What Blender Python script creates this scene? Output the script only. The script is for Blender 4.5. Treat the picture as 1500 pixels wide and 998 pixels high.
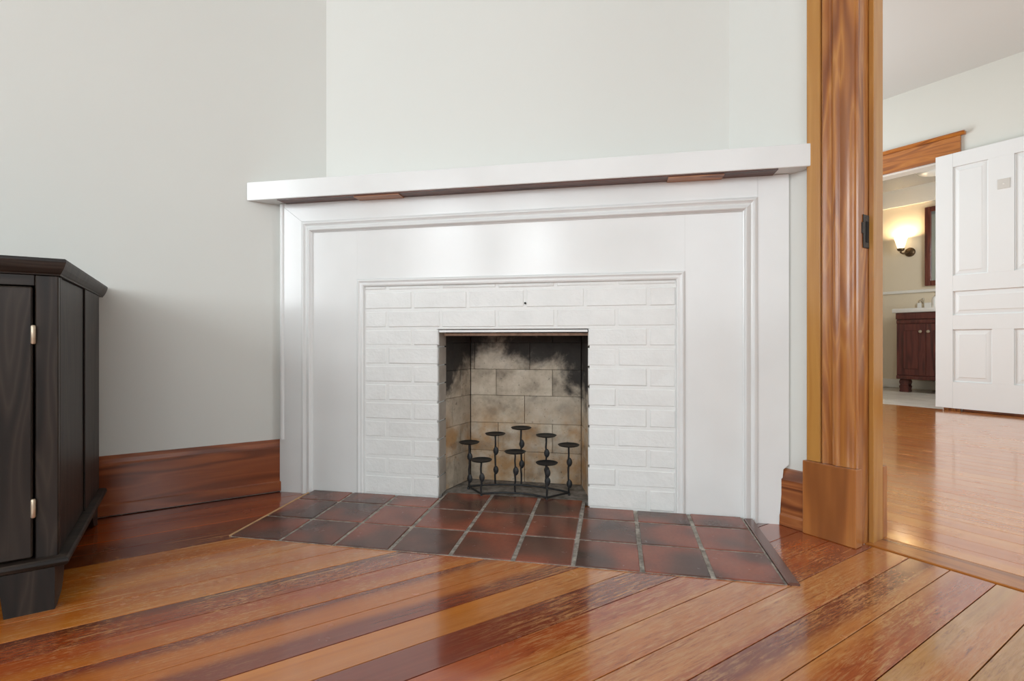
import bpy, bmesh, math, random
from mathutils import Vector, Matrix
random.seed(7)
R = math.radians
for o in list(bpy.data.objects):
    bpy.data.objects.remove(o)
scene = bpy.context.scene
C = scene.collection

# ------------------------------------------------------------------ camera
# room axes: x runs along the left wall towards the doorway wall, y towards the left wall
cam_d = bpy.data.cameras.new('camera')
cam_d.sensor_width = 36.0
cam_d.lens = 740.0 / 1500.0 * 36.0
cam_d.clip_start = 0.02
cam = bpy.data.objects.new('camera', cam_d)
cam.location = (0, 0, 0.55)
cam.rotation_euler = (R(90), 0, R(-32.6))
C.objects.link(cam)
scene.camera = cam

# ------------------------------------------------------------------ world, daylight, added fill, exposure
world = bpy.data.worlds.new('world')
scene.world = world
world.use_nodes = True
world.node_tree.nodes['Background'].inputs[0].default_value = (0.86, 0.93, 1.0, 1)
world.node_tree.nodes['Background'].inputs[1].default_value = 1.0

def area(name, loc, direction, w, h, power, col=(1, 1, 1)):
    d = bpy.data.lights.new(name, 'AREA')
    d.shape = 'RECTANGLE'; d.size = w; d.size_y = h; d.energy = power; d.color = col
    o = bpy.data.objects.new(name, d)
    o.location = loc
    o.rotation_euler = Vector(direction).to_track_quat('-Z', 'Y').to_euler()
    C.objects.link(o)
    return o
DAY = (0.905, 0.965, 1.0)
area('daylight_window_near_cabinet', (-3.06, 1.53, 1.50), (1, 0, 0), 0.75, 1.5, 40, DAY)
area('daylight_window_middle', (-3.06, -0.40, 1.55), (1, 0, 0), 0.8, 1.5, 36, DAY)
area('daylight_window_corner', (-3.06, -1.70, 1.55), (1, 0, 0), 0.8, 1.5, 52, DAY)
area('fill_window_side', (-0.9, -2.66, 1.55), (0, 1, 0), 1.6, 1.5, 26, DAY)  # window light added for frontal fill on the left wall
area('added_fill_bathroom', (6.0, 1.02, 1.45), (0, 1, 0), 0.6, 0.8, 15, DAY)  # added fill lamp; the bathroom wall has no window here
area('daylight_hall_left', (3.5, 3.26, 1.5), (0, -1, 0), 1.4, 1.6, 50, DAY)
area('daylight_hall_right', (3.3, -2.46, 1.5), (0, 1, 0), 1.4, 1.6, 50, DAY)

scene.view_settings.view_transform = 'Standard'
scene.view_settings.look = 'None'
scene.view_settings.exposure = -0.05
scene.view_settings.gamma = 1.0
scene.view_settings.use_curve_mapping = False

# ------------------------------------------------------------------ material helpers
def lin(r, g, b):
    def f(c):
        c /= 255.0
        return c / 12.92 if c <= 0.04045 else ((c + 0.055) / 1.055) ** 2.4
    return (f(r), f(g), f(b), 1.0)

class NT:
    def __init__(self, name):
        self.m = bpy.data.materials.new(name); self.m.use_nodes = True
        self.t = self.m.node_tree; self.n = self.t.nodes
        self.b = self.n['Principled BSDF']
    def add(self, typ, **kw):
        n = self.n.new(typ)
        for k, v in kw.items(): setattr(n, k, v)
        return n
    def link(self, a, b): self.t.links.new(a, b)
    def set(self, sock, v):
        if hasattr(v, 'is_output'): self.link(v, sock)
        else: sock.default_value = v
    def coord(self, scale=(1, 1, 1), rnd=0.0, ref=None, kind='Object'):
        tc = self.add('ShaderNodeTexCoord')
        if ref is not None: tc.object = ref
        out = tc.outputs[kind]
        if rnd:
            oi = self.add('ShaderNodeObjectInfo')
            mul = self.add('ShaderNodeMath', operation='MULTIPLY'); self.link(oi.outputs['Random'], mul.inputs[0]); mul.inputs[1].default_value = rnd
            ad = self.add('ShaderNodeVectorMath', operation='ADD'); self.link(out, ad.inputs[0]); self.link(mul.outputs[0], ad.inputs[1])
            out = ad.outputs[0]
        mp = self.add('ShaderNodeMapping'); mp.inputs['Scale'].default_value = scale
        self.link(out, mp.inputs['Vector'])
        return mp.outputs[0]
    def noise(self, vec, scale, detail=3, rough=0.55, dist=0.0):
        n = self.add('ShaderNodeTexNoise'); self.link(vec, n.inputs['Vector'])
        n.inputs['Scale'].default_value = scale; n.inputs['Detail'].default_value = detail
        n.inputs['Roughness'].default_value = rough; n.inputs['Distortion'].default_value = dist
        return n.outputs['Fac']
    def ramp(self, fac, stops, interp='LINEAR'):
        r = self.add('ShaderNodeValToRGB'); r.color_ramp.interpolation = interp
        e = r.color_ramp.elements
        while len(e) < len(stops): e.new(0.5)
        for el, (p, c) in zip(e, stops):
            el.position = p; el.color = c if len(c) == 4 else (*c, 1)
        self.link(fac, r.inputs[0]); return r.outputs[0]
    def rng(self, fac, a, b, c, d, smooth=False):
        r = self.add('ShaderNodeMapRange'); 
        if smooth: r.interpolation_type = 'SMOOTHSTEP'
        self.set(r.inputs[0], fac)
        for i, v in enumerate((a, b, c, d)): self.set(r.inputs[1 + i], v)
        return r.outputs[0]
    def math(self, op, a, b=0.0):
        m = self.add('ShaderNodeMath', operation=op); self.set(m.inputs[0], a); self.set(m.inputs[1], b); return m.outputs[0]
    def mix(self, fac, a, b, blend='MIX'):
        m = self.add('ShaderNodeMix', data_type='RGBA', blend_type=blend)
        self.set(m.inputs[0], fac); self.set(m.inputs[6], a); self.set(m.inputs[7], b); return m.outputs[2]
    def bump(self, h, strength=0.3, distance=0.002):
        b = self.add('ShaderNodeBump'); b.inputs['Strength'].default_value = strength; b.inputs['Distance'].default_value = distance
        self.link(h, b.inputs['Height']); self.link(b.outputs[0], self.b.inputs['Normal'])
    def out(self, col=None, rough=None, metal=None, coat=None, coat_rough=None, spec=None):
        for nm, v in (('Base Color', col), ('Roughness', rough), ('Metallic', metal), ('Coat Weight', coat), ('Coat Roughness', coat_rough), ('Specular IOR Level', spec)):
            if v is not None: self.set(self.b.inputs[nm], v)
        return self.m

def plain(name, col, rough=0.5, metal=0.0, mottling=0.04, scale=12, bump=0.0, bscale=80, spec=0.5, coat=None):
    t = NT(name); v = t.coord()
    n = t.noise(v, scale, 3)
    dark = tuple(c * (1 - mottling) for c in col[:3]) + (1,)
    lite = tuple(min(1, c * (1 + mottling)) for c in col[:3]) + (1,)
    c = t.ramp(n, [(0.3, dark), (0.7, lite)])
    if bump: t.bump(t.noise(v, bscale, 4), bump, 0.002)
    return t.out(c, rough, metal, spec=spec, coat=coat)

M = {}
M['wall'] = plain('wall_paint', lin(221, 222, 217), 0.55, mottling=0.006, scale=2, bump=0.04, bscale=220)
M['wall_hall'] = plain('hall_wall_paint', lin(217, 218, 211), 0.6, mottling=0.006, scale=2)
M['ceiling'] = plain('ceiling_paint', lin(214, 218, 216), 0.8, mottling=0.006, scale=2)
M['bath_wall'] = plain('bath_wall_paint', lin(226, 212, 188), 0.6, mottling=0.01, scale=2)
M['bath_white'] = plain('bath_white_paint', lin(232, 228, 220), 0.5, mottling=0.01, scale=2)
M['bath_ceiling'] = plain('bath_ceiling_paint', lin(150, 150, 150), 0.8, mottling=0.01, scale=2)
M['dark'] = plain('dark_underside', lin(38, 26, 20), 0.9)
M['metal_black'] = plain('black_iron', lin(26, 27, 29), 0.5, 0.0, mottling=0.3, scale=60, bump=0.2, bscale=300)
M['strike'] = plain('blackened_steel', lin(62, 58, 55), 0.45, 0.8, mottling=0.3, scale=200, bump=0.3, bscale=400)
M['nickel'] = plain('brushed_nickel', lin(200, 190, 172), 0.3, 0.9, mottling=0.05)
M['brass_hinge'] = plain('pale_brass_hinge', lin(198, 182, 160), 0.35, 0.7, mottling=0.1, scale=80)
M['bronze'] = plain('dark_bronze', lin(92, 72, 50), 0.4, 0.7, mottling=0.2, scale=60)
M['counter'] = plain('white_countertop', lin(236, 234, 230), 0.2, mottling=0.02)
M['mirror'] = plain('mirror_glass', lin(215, 222, 225), 0.03, 1.0, mottling=0.0)
M['void'] = plain('nail_hole', lin(15, 14, 14), 0.9)
M['lit_edge'] = plain('lit_edge_strip', lin(196, 156, 112), 0.6, mottling=0.15, scale=40)

def painted_wood():
    t = NT('glossy_white_paint'); v = t.coord((1, 1, 1))
    n = t.noise(v, 5, 2); c = t.ramp(n, [(0.3, lin(226, 227, 226)), (0.7, lin(231, 232, 231))])
    h = t.noise(t.coord((6, 6, 90)), 3, 4)
    t.bump(h, 0.03, 0.002)
    return t.out(c, t.rng(n, 0.3, 0.7, 0.18, 0.24), spec=0.5)
M['white'] = painted_wood()

def painted_brick():
    t = NT('white_painted_brick'); v = t.coord((1, 1, 1), rnd=13.0)
    n = t.noise(v, 14, 3); c = t.ramp(n, [(0.3, lin(226, 227, 225)), (0.7, lin(233, 234, 232))])
    fine = t.noise(v, 110, 4, 0.65); wob = t.noise(v, 30, 2)
    h = t.math('ADD', t.math('MULTIPLY', fine, 0.55), t.math('MULTIPLY', wob, 0.8))
    t.bump(h, 0.55, 0.0035)
    return t.out(c, 0.42)
M['brick'] = painted_brick()
M['mortar_white'] = plain('white_painted_mortar', lin(230, 231, 229), 0.45, mottling=0.01, bump=0.5, bscale=90)

def plank_mat(name, hall=False):
    """old heart pine: each board carries two tones and where one meets the other across its width"""
    t = NT(name)
    tc = t.add('ShaderNodeTexCoord'); sep = t.add('ShaderNodeSeparateXYZ'); t.link(tc.outputs['Object'], sep.inputs[0])
    def at(nm, out='Color'):
        a = t.add('ShaderNodeAttribute', attribute_type='OBJECT', attribute_name=nm); return a.outputs[out]
    ta, tb, sp = at('tone_a'), at('tone_b'), at('split', 'Fac')
    v = t.coord((1.0, 1, 1), rnd=31.0)
    vs = t.coord((0.9, 22, 1), rnd=31.0)
    wob = t.noise(t.coord((1.1, 4, 1), rnd=17.0), 1.5, 2)
    yy = t.math('ADD', sep.outputs[1], t.math('MULTIPLY', t.math('SUBTRACT', wob, 0.5), 0.05))
    fac = t.rng(t.math('SUBTRACT', yy, sp), -0.016, 0.016, 0.0, 1.0, True)      # 1 = the edge nearer the left wall
    base = t.mix(fac, tb, ta)
    streak = t.noise(vs, 2.2, 5, 0.6, 0.3)
    fine = t.noise(t.coord((5, 150, 1), rnd=31.0), 1.5, 3)
    rings = t.noise(t.coord((0.7, 9, 1), rnd=53.0), 1.3, 1)
    rs = t.math('SINE', t.math('MULTIPLY', rings, 90.0))
    ringm = t.rng(rs, -0.2, 1.0, 0.0, 0.14 if not hall else 0.05)
    col = t.mix(t.rng(streak, 0.35, 0.72, 0.0, 0.55 if not hall else 0.3), base, t.mix(1.0, base, (0.66, 0.54, 0.46, 1), 'MULTIPLY'))
    col = t.mix(ringm, col, t.mix(1.0, base, (0.55, 0.42, 0.34, 1), 'MULTIPLY'))
    col = t.mix(t.rng(fine, 0.5, 0.8, 0.0, 0.35 if not hall else 0.12), col, t.mix(1.0, base, (0.7, 0.6, 0.5, 1), 'MULTIPLY'))
    # wear: pale scuffs through the varnish, in patches
    if not hall:
        tw = t.add('ShaderNodeTexCoord'); tw.object = floor
        def spot(x, y, r):
            d = t.add('ShaderNodeVectorMath', operation='DISTANCE'); t.link(tw.outputs['Object'], d.inputs[0]); d.inputs[1].default_value = (x, y, 0)
            return t.rng(d.outputs['Value'], r, r * .3, 0.0, 1.0, True)
        mp_ = t.add('ShaderNodeMapping'); mp_.inputs['Scale'].default_value = (1, 1, 1); t.link(tw.outputs['Object'], mp_.inputs[0]); wv = mp_.outputs[0]
        cloud = t.noise(wv, 7, 4, .6)
        m1 = t.math('MAXIMUM', t.math('MAXIMUM', spot(.02, 1.40, .52), spot(.42, 1.30, .35)), spot(1.22, .58, .34))
        scuff = t.noise(t.coord((38, 150, 1), rnd=9.0), 1.6, 5, 0.75)
        wear = t.math('MULTIPLY', t.math('MULTIPLY', m1, t.rng(cloud, .36, .54, 0, 1)), t.rng(scuff, 0.50, 0.63, 0, 0.7))
        col = t.mix(wear, col, lin(212, 162, 104))
        # varnish worn down to open grain in front of the hearth
        m2 = t.math('MAXIMUM', t.math('MAXIMUM', spot(.86, .93, .48), spot(.74, .70, .42)), spot(1.12, .42, .42))
        grainw = t.noise(t.coord((9, 95, 1), rnd=21.0), 1.8, 6, .8, .6)
        worn = t.math('MULTIPLY', m2, t.rng(cloud, .30, .48, .35, 1))
        col = t.mix(t.math('MULTIPLY', worn, t.rng(grainw, .48, .62, 0, .85)), col, lin(198, 146, 92))
        col = t.mix(t.math('MULTIPLY', worn, t.rng(grainw, .46, .34, 0, .8)), col, lin(112, 46, 20))
        # long thin scratches
        sv = t.add('ShaderNodeMapping'); sv.inputs['Rotation'].default_value = (0, 0, R(38)); sv.inputs['Scale'].default_value = (3, 130, 1); t.link(tw.outputs['Object'], sv.inputs[0])
        scr = t.noise(sv.outputs[0], 1.0, 2, .5)
        col = t.mix(t.math('MULTIPLY', m1, t.rng(scr, .655, .69, 0, .7)), col, lin(222, 178, 122))
    rough = t.rng(t.noise(v, 9, 4), 0.3, 0.75, 0.16 if not hall else 0.2, 0.30)
    t.bump(t.math('ADD', t.math('MULTIPLY', streak, 0.7), t.math('MULTIPLY', fine, 0.3)), 0.10, 0.0015)
    t.b.inputs['Coat IOR'].default_value = 1.5
    return t.out(col, rough, coat=1.0, coat_rough=t.rng(t.noise(v, 9, 4), 0.3, 0.75, 0.07, 0.15))

def trim_wood(name, axis, light, mid, dark, rough=0.24, ring=34, coat=0.4):
    """varnished pine with flat-sawn figure running along one axis"""
    t = NT(name)
    sc = [14.0, 14.0, 14.0]; sc['xyz'.index(axis)] = 1.5
    fi = [230.0, 230.0, 230.0]; fi['xyz'.index(axis)] = 4.0
    v = t.coord(tuple(sc), rnd=7.0)
    n = t.noise(v, 1.0, 2, 0.45)
    rs = t.math('SINE', t.math('MULTIPLY', n, ring))
    fac = t.rng(rs, -1.0, 1.0, 0.0, 1.0)
    col = t.ramp(fac, [(0.0, dark), (0.35, mid), (0.75, light), (1.0, mid)])
    broad = t.noise(v, 0.5, 2)
    col = t.mix(t.rng(broad, 0.4, 0.7, 0.0, 0.7), col, mid)
    f = t.noise(t.coord(tuple(fi), rnd=7.0), 1.0, 3)
    col = t.mix(t.rng(f, 0.55, 0.8, 0.0, 0.45), col, dark)
    t.bump(f, 0.08, 0.001)
    return t.out(col, rough, coat=coat, coat_rough=0.15, spec=0.5 if coat > .1 else 0.3)
OL, OM, OD = lin(188, 128, 64), lin(164, 102, 50), lin(132, 76, 38)
M['trim_z'] = trim_wood('varnished_pine_upright', 'z', OL, OM, OD)
M['trim_gold'] = trim_wood('golden_pine_upright', 'z', lin(190, 138, 70), lin(180, 126, 60), lin(158, 104, 48), 0.26, 14)
M['plinth'] = trim_wood('worn_plinth_pine', 'z', lin(182, 120, 62), lin(168, 104, 52), lin(138, 82, 40), 0.28, 12)
M['trim_y'] = trim_wood('varnished_pine_across', 'y', lin(192, 124, 52), lin(170, 102, 40), lin(128, 72, 30))
RL, RM, RD = lin(152, 84, 46), lin(136, 70, 38), lin(106, 52, 28)
M['base_x'] = trim_wood('red_brown_baseboard', 'x', RL, RM, RD, 0.3, 26)
M['base_y'] = trim_wood('brown_baseboard_stub', 'y', lin(168, 104, 58), lin(140, 80, 44), lin(96, 50, 28), 0.3)
M['soffit'] = trim_wood('bare_brown_and_end_shade', 'x', lin(110, 62, 42), lin(88, 46, 32), lin(58, 30, 22), 0.6)
M['shim'] = trim_wood('bare_shim_wood', 'x', lin(196, 140, 100), lin(176, 120, 84), lin(132, 84, 58), 0.6)
M['strip'] = trim_wood('dark_hearth_border_wood', 'y', lin(118, 72, 54), lin(94, 54, 42), lin(60, 34, 28), 0.25)
M['vanity'] = trim_wood('dark_cherry', 'z', lin(110, 54, 45), lin(94, 42, 36), lin(70, 30, 26), 0.3, 20)
M['frame'] = trim_wood('cherry_mirror_frame', 'z', lin(120, 62, 46), lin(100, 46, 35), lin(70, 30, 24), 0.3, 20)
DL, DM, DD = lin(58, 49, 42), lin(42, 34, 29), lin(25, 20, 17)
M['cab_z'] = trim_wood('black_brown_stained_pine_upright', 'z', DL, DM, DD, 0.48, 34, 0.05)
M['cab_x'] = trim_wood('black_brown_stained_pine_across', 'x', DL, DM, DD, 0.48, 30, 0.05)
M['cab_y'] = trim_wood('black_brown_stained_pine_side', 'y', DL, DM, DD, 0.48, 30, 0.05)

def quarry():
    t = NT('flashed_quarry_tile'); v = t.coord((1, 1, 1), rnd=23.0)
    n = t.noise(v, 6.5, 1, 0.4, 0.2); f = t.noise(v, 120, 3)
    col = t.ramp(n, [(0.26, lin(64, 53, 50)), (0.45, lin(102, 68, 58)), (0.60, lin(136, 76, 60)), (0.8, lin(154, 90, 70))])
    col = t.mix(t.rng(f, 0.4, 0.8, 0, 0.25), col, lin(70, 45, 38))
    t.bump(t.math('ADD', f, t.math('MULTIPLY', n, 2.0)), 0.12, 0.0015)
    return t.out(col, t.rng(t.noise(v, 30, 3), 0.3, 0.7, 0.16, 0.28))
M['tile'] = quarry()
def grout():
    t = NT('grey_grout'); v = t.coord()
    col = t.ramp(t.noise(v, 45, 4, 0.7), [(0.3, lin(92, 86, 80)), (0.5, lin(146, 140, 131)), (0.7, lin(196, 188, 176))])
    t.bump(t.noise(v, 150, 3), 0.5, 0.002)
    return t.out(col, 0.8)
M['grout'] = grout()

# ------------------------------------------------------------------ mesh helpers
def link(name, mesh, mat=None, parent=None, loc=None):
    o = bpy.data.objects.new(name, mesh); C.objects.link(o)
    if mat is not None and not mesh.materials: mesh.materials.append(M[mat] if isinstance(mat, str) else mat)
    if parent is not None: o.parent = parent
    if loc is not None: o.location = loc
    return o
def fin(name, bm, mat=None, parent=None, loc=None, smooth=False):
    me = bpy.data.meshes.new(name)
    bmesh.ops.recalc_face_normals(bm, faces=bm.faces)
    bm.to_mesh(me); bm.free()
    if smooth:
        for p in me.polygons: p.use_smooth = True
        me.set_sharp_from_angle(angle=R(38))
    return link(name, me, mat, parent, loc)
def bm_box(bm, x, y, z, bevel=0.0, seg=1):
    b2 = bmesh.new()
    bmesh.ops.create_cube(b2, size=1.0)
    for vv in b2.verts:
        vv.co = Vector((x[0] + (vv.co.x + .5) * (x[1] - x[0]), y[0] + (vv.co.y + .5) * (y[1] - y[0]), z[0] + (vv.co.z + .5) * (z[1] - z[0])))
    if bevel: bmesh.ops.bevel(b2, geom=list(b2.edges), offset=bevel, segments=seg, affect='EDGES', profile=0.6)
    me = bpy.data.meshes.new('t'); b2.to_mesh(me); b2.free(); bm.from_mesh(me); bpy.data.meshes.remove(me)
def box(name, x, y, z, mat, parent=None, bevel=0.0, seg=1, loc=None):
    bm = bmesh.new(); bm_box(bm, x, y, z, bevel, seg)
    return fin(name, bm, mat, parent, loc, smooth=seg > 1)
def bm_prism(bm, poly, a, b, axis='z', mit_a=None, mit_b=None):
    """poly: 2D points; extruded from a to b. axis z: (x,y); axis y: (x,z); axis x: (y,z). mit: extra offset per point"""
    def P(p, h):
        if axis == 'z': return (p[0], p[1], h)
        if axis == 'y': return (p[0], h, p[1])
        return (h, p[0], p[1])
    A = [bm.verts.new(P(p, a + (mit_a(p) if mit_a else 0))) for p in poly]
    B = [bm.verts.new(P(p, b + (mit_b(p) if mit_b else 0))) for p in poly]
    bm.faces.new(A); bm.faces.new(B[::-1])
    n = len(poly)
    for i in range(n): bm.faces.new((A[i], B[i], B[(i + 1) % n], A[(i + 1) % n]))
def prism(name, poly, a, b, mat, parent=None, axis='z', mit_a=None, mit_b=None, loc=None, smooth=False):
    bm = bmesh.new(); bm_prism(bm, poly, a, b, axis, mit_a, mit_b)
    return fin(name, bm, mat, parent, loc, smooth)
def lathe(name, prof, mat, parent=None, loc=None, seg=24, rot=None, scale=None):
    bm = bmesh.new(); rings = []
    for r, z in prof:
        rings.append([bm.verts.new((r * math.cos(2 * math.pi * i / seg), r * math.sin(2 * math.pi * i / seg), z)) for i in range(seg)] if r > 1e-6 else [bm.verts.new((0, 0, z))])
    for a, b in zip(rings, rings[1:]):
        for i in range(seg):
            j = (i + 1) % seg
            if len(a) == 1 and len(b) == 1: continue
            if len(a) == 1: bm.faces.new((a[0], b[i], b[j]))
            elif len(b) == 1: bm.faces.new((a[i], b[0], a[j]))
            else: bm.faces.new((a[i], b[i], b[j], a[j]))
    if scale: bmesh.ops.scale(bm, vec=scale, verts=bm.verts)
    if rot: bmesh.ops.rotate(bm, matrix=rot, verts=bm.verts)
    return fin(name, bm, mat, parent, loc, smooth=True)
def bm_tube(bm, pts, rad, seg=8, closed=False):
    pts = [Vector(p) for p in pts]; rings = []; n = len(pts)
    for i, p in enumerate(pts):
        if closed: d = pts[(i + 1) % n] - pts[i - 1]
        else: d = pts[min(i + 1, n - 1)] - pts[max(i - 1, 0)]
        d.normalize()
        u = d.cross(Vector((0, 0, 1)) if abs(d.z) < 0.9 else Vector((1, 0, 0))).normalized(); w = d.cross(u)
        r = rad[i] if isinstance(rad, (list, tuple)) else rad
        rings.append([bm.verts.new(p + u * r * math.cos(2 * math.pi * k / seg) + w * r * math.sin(2 * math.pi * k / seg)) for k in range(seg)])
    pairs = list(zip(rings, rings[1:])) + ([(rings[-1], rings[0])] if closed else [])
    for a, b in pairs:
        for k in range(seg): bm.faces.new((a[k], b[k], b[(k + 1) % seg], a[(k + 1) % seg]))
    if not closed: bm.faces.new(rings[0][::-1]); bm.faces.new(rings[-1])
def empty(name, loc=(0, 0, 0), rot=(0, 0, 0)):
    o = bpy.data.objects.new(name, None); o.empty_display_size = 0.1; C.objects.link(o)
    o.location = loc; o.rotation_euler = rot
    return o
def tag(o, label, cat, group=None, kind=None):
    o['label'] = label; o['category'] = cat
    if group: o['group'] = group
    if kind: o['kind'] = kind
    return o
def struct(o, label, cat): return tag(o, label, cat, kind='structure')
def multi(name, boxes, mat, parent=None):
    bm = bmesh.new()
    for b in boxes: bm_box(bm, *b)
    return fin(name, bm, mat, parent)

# ------------------------------------------------------------------ the room shell
YL, XR, XR2 = 2.025, 1.515, 1.62          # left wall, doorway wall (two faces)
XA, YB, ZC = -3.0, -2.6, 2.64             # window walls behind the camera, ceiling
XF, XF2 = 5.08, 5.20                      # far wall of the next room
DY0, DY1, DZ = -0.26, 0.640, 2.12         # doorway opening

struct(box('wall_left', (XA - .1, XR), (YL, YL + .1), (-.05, ZC), 'wall'), 'pale grey painted plaster wall behind the dark cabinet', 'wall')
# doorway wall
struct(multi('wall_right', [((XR, XR2), (DY1, 3.3), (-.05, ZC)), ((XR, XR2), (YB - .1, DY0), (-.05, ZC)), ((XR, XR2), (DY0, DY1), (DZ, ZC))], 'wall'),
       'narrow strip of pale grey wall between fireplace and door casing', 'wall')
# window walls behind the camera, each with cut openings; the side window is added for fill
def win_wall(name, axis, pos, span, wins, sign, label):
    bs = []; z0, z1 = 0.75, 2.30
    edges = [span[0]] + [e for w in wins for e in w] + [span[1]]
    for i in range(0, len(edges), 2): bs.append(((edges[i], edges[i + 1]), (-.05, ZC)))
    for w in wins: bs.append((w, (-.05, z0))); bs.append((w, (z1, ZC)))
    t = (pos, pos + .1 * sign); t = (min(t), max(t))
    out = [((t, s, z) if axis == 'x' else (s, t, z)) for s, z in bs]
    return struct(multi(name, out, 'wall'), label, 'wall')
win_wall('wall_back', 'x', XA, (YB - .1, YL), [(-2.10, -1.30), (-.80, .0), (1.15, 1.91)], -1, 'pale grey wall with three windows behind the camera')
win_wall('wall_side', 'y', YB, (XA, XR), [(-1.7, -.1)], -1, 'pale grey wall with an added wide window behind the camera')
def window(i, axis, pos, s, label):
    z0, z1 = 0.75, 2.30; f = .045
    parts = [((s[0], s[0] + f), (z0, z1)), ((s[1] - f, s[1]), (z0, z1)), ((s[0], s[1]), (z0, z0 + f)), ((s[0], s[1]), (z1 - f, z1)), ((s[0], s[1]), ((z0 + z1) / 2 - .02, (z0 + z1) / 2 + .02))]
    root = empty('window_%d' % i, ((pos, (s[0] + s[1]) / 2, z0) if axis == 'x' else ((s[0] + s[1]) / 2, pos, z0)))
    for a, z in parts:
        t = (pos - .045, pos - .005)
        o = box('sash_bar', t if axis == 'x' else a, a if axis == 'x' else t, z, 'white', root)
        o.matrix_parent_inverse = Matrix.Translation(-Vector(root.location))
    struct(root, label, 'window')
window(1, 'x', XA, (1.15, 1.91), 'white sash window behind the camera nearest the left wall')
window(4, 'x', XA, (-2.10, -1.30), 'white sash window behind the camera nearest the room corner')
window(2, 'x', XA, (-.80, .0), 'white sash window behind the camera in the middle of the wall')
window(3, 'y', YB, (-1.7, -.1), 'added wide white sash window behind the camera opposite the left wall')
# chimney breast: slanting wall between left wall and doorway wall, open behind the fireplace
BA, BB = Vector((.446, 2.025)), Vector((1.515, 1.0275))
bd = (BB - BA).normalized(); bn = Vector((-bd.y, bd.x)); BL = (BB - BA).length
def bpt(s, t): p = BA + bd * s + bn * t; return (p.x, p.y)
bm = bmesh.new()
for s0, s1, z0, z1 in ((0, BL, .95, ZC), (0, .32, -.02, .95), (1.0, BL, -.02, .95)):
    bm_prism(bm, [bpt(s0, 0), bpt(s1, 0), bpt(s1, .04), bpt(s0, .04)], z0, z1)
struct(fin('wall_chimney', bm, 'wall'), 'pale slanting chimney breast wall above the white mantel', 'wall')
struct(box('ceiling', (XA - .1, XR2), (YB - .1, 3.3), (ZC, ZC + .08), 'ceiling'), 'white ceiling of the fireplace room', 'ceiling')

# ---- next room and bathroom shells
struct(box('ceiling_hall', (XR2, XF2), (-2.5, 3.3), (ZC, ZC + .08), 'ceiling'), 'off-white ceiling of the next room through the doorway', 'ceiling')
HY0, HY1 = 1.535, 2.36                     # bathroom doorway
struct(multi('wall_hall', [((XF, XF2), (HY1, 3.3), (-.05, ZC)), ((XF, XF2), (-2.5, HY0), (-.05, ZC)), ((XF, XF2), (HY0, HY1), (1.985, ZC))], 'wall_hall'),
       'cream far wall of the next room above the white door', 'wall')
def hall_side(name, y0, y1, lab):
    return struct(multi(name, [((XR2, 2.75), (y0, y1), (-.05, ZC)), ((4.25, XF2), (y0, y1), (-.05, ZC)), ((2.75, 4.25), (y0, y1), (-.05, .65)), ((2.75, 4.25), (y0, y1), (2.35, ZC))], 'wall_hall'), lab, 'wall')
hall_side('wall_hall_left', 3.2, 3.3, 'cream side wall of the next room with a window, left')
hall_side('wall_hall_right', -2.5, -2.4, 'cream side wall of the next room with a window, right')
XB = 6.95
struct(box('wall_bathroom', (XB, XB + .08), (.9, 3.3), (-.05, 2.099), 'bath_wall'), 'beige bathroom wall behind the lit wall lamp', 'wall')
struct(box('trim_6', (XB - .03, XB + .08), (.9, 3.3), (2.10, 2.30), 'bath_white'), 'white band along the top of the beige bathroom wall', 'trim')
struct(multi('wall_bathroom_side', [((XF2, XB), (3.2, 3.3), (-.05, 2.4)), ((XF2, XB), (.9, 1.0), (-.05, 2.4))], 'bath_wall'), 'beige side walls of the small bathroom', 'wall')
struct(box('ceiling_bathroom', (XF2, XB + .08), (.9, 3.3), (2.30, 2.38), 'bath_ceiling'), 'grey low ceiling of the small bathroom', 'ceiling')
struct(box('baseboard_bathroom', (XB - .02, XB), (1.0, 3.2), (0, .10), 'bath_white', bevel=.003), 'white baseboard at the foot of the beige bathroom wall', 'baseboard')
struct(box('trim_4', (XB - .022, XB), (1.0, 3.2), (1.09, 1.125), 'bath_white', bevel=.006), 'white chair rail across the beige bathroom wall', 'trim')

# ------------------------------------------------------------------ floors
floor = struct(box('floor', (XA, XR + .03), (YB, YL), (-.06, -.021), 'dark'), 'red and orange varnished pine board floor of the fireplace room', 'floor')
M['plank'] = plank_mat('heart_pine_floor')
M['plank_hall'] = plank_mat('pale_pine_floor', True)
PW = .0818
ORG, ORY, TAN, OLV_SHEEN = lin(188, 106, 36), lin(200, 122, 46), lin(192, 120, 58), lin(186, 132, 60)  # olive tone: golden sheen from the next room put into tan boards
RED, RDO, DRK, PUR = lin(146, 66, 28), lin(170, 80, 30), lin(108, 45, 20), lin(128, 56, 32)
tones = {20: (DRK, RED, .0), 19: (RDO, RED, 0), 18: (RED, RDO, 0), 17: (RED, DRK, .01), 16: (DRK, DRK, 0), 15: (ORY, ORG, 0), 14: (ORG, ORY, 0),
         13: (ORY, ORG, .01), 12: (ORG, ORY, 0), 11: (DRK, RED, .018), 10: (RDO, ORG, -.008), 9: (PUR, ORG, .018), 8: (ORG, PUR, .012), 7: (ORY, TAN, .0),
         6: (PUR, PUR, 0), 5: (RDO, TAN, -.02), 4: (TAN, ORG, .0), 3: (TAN, RDO, -.028), 2: (PUR, TAN, -.012), 1: (TAN, RDO, .02), 0: (OLV_SHEEN, ORY, 0), -1: (OLV_SHEEN, OLV_SHEEN, 0), -2: (OLV_SHEEN, TAN, 0)}
right_tones = {4: (RDO, RED, 0), 5: (RED, RDO, 0), 6: (RDO, RED, .01), 7: (RED, DRK, 0), 8: (DRK, RED, 0), 9: (RED, DRK, 0)}  # own red-brown, darkened to paint in the casing's reflection
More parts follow.
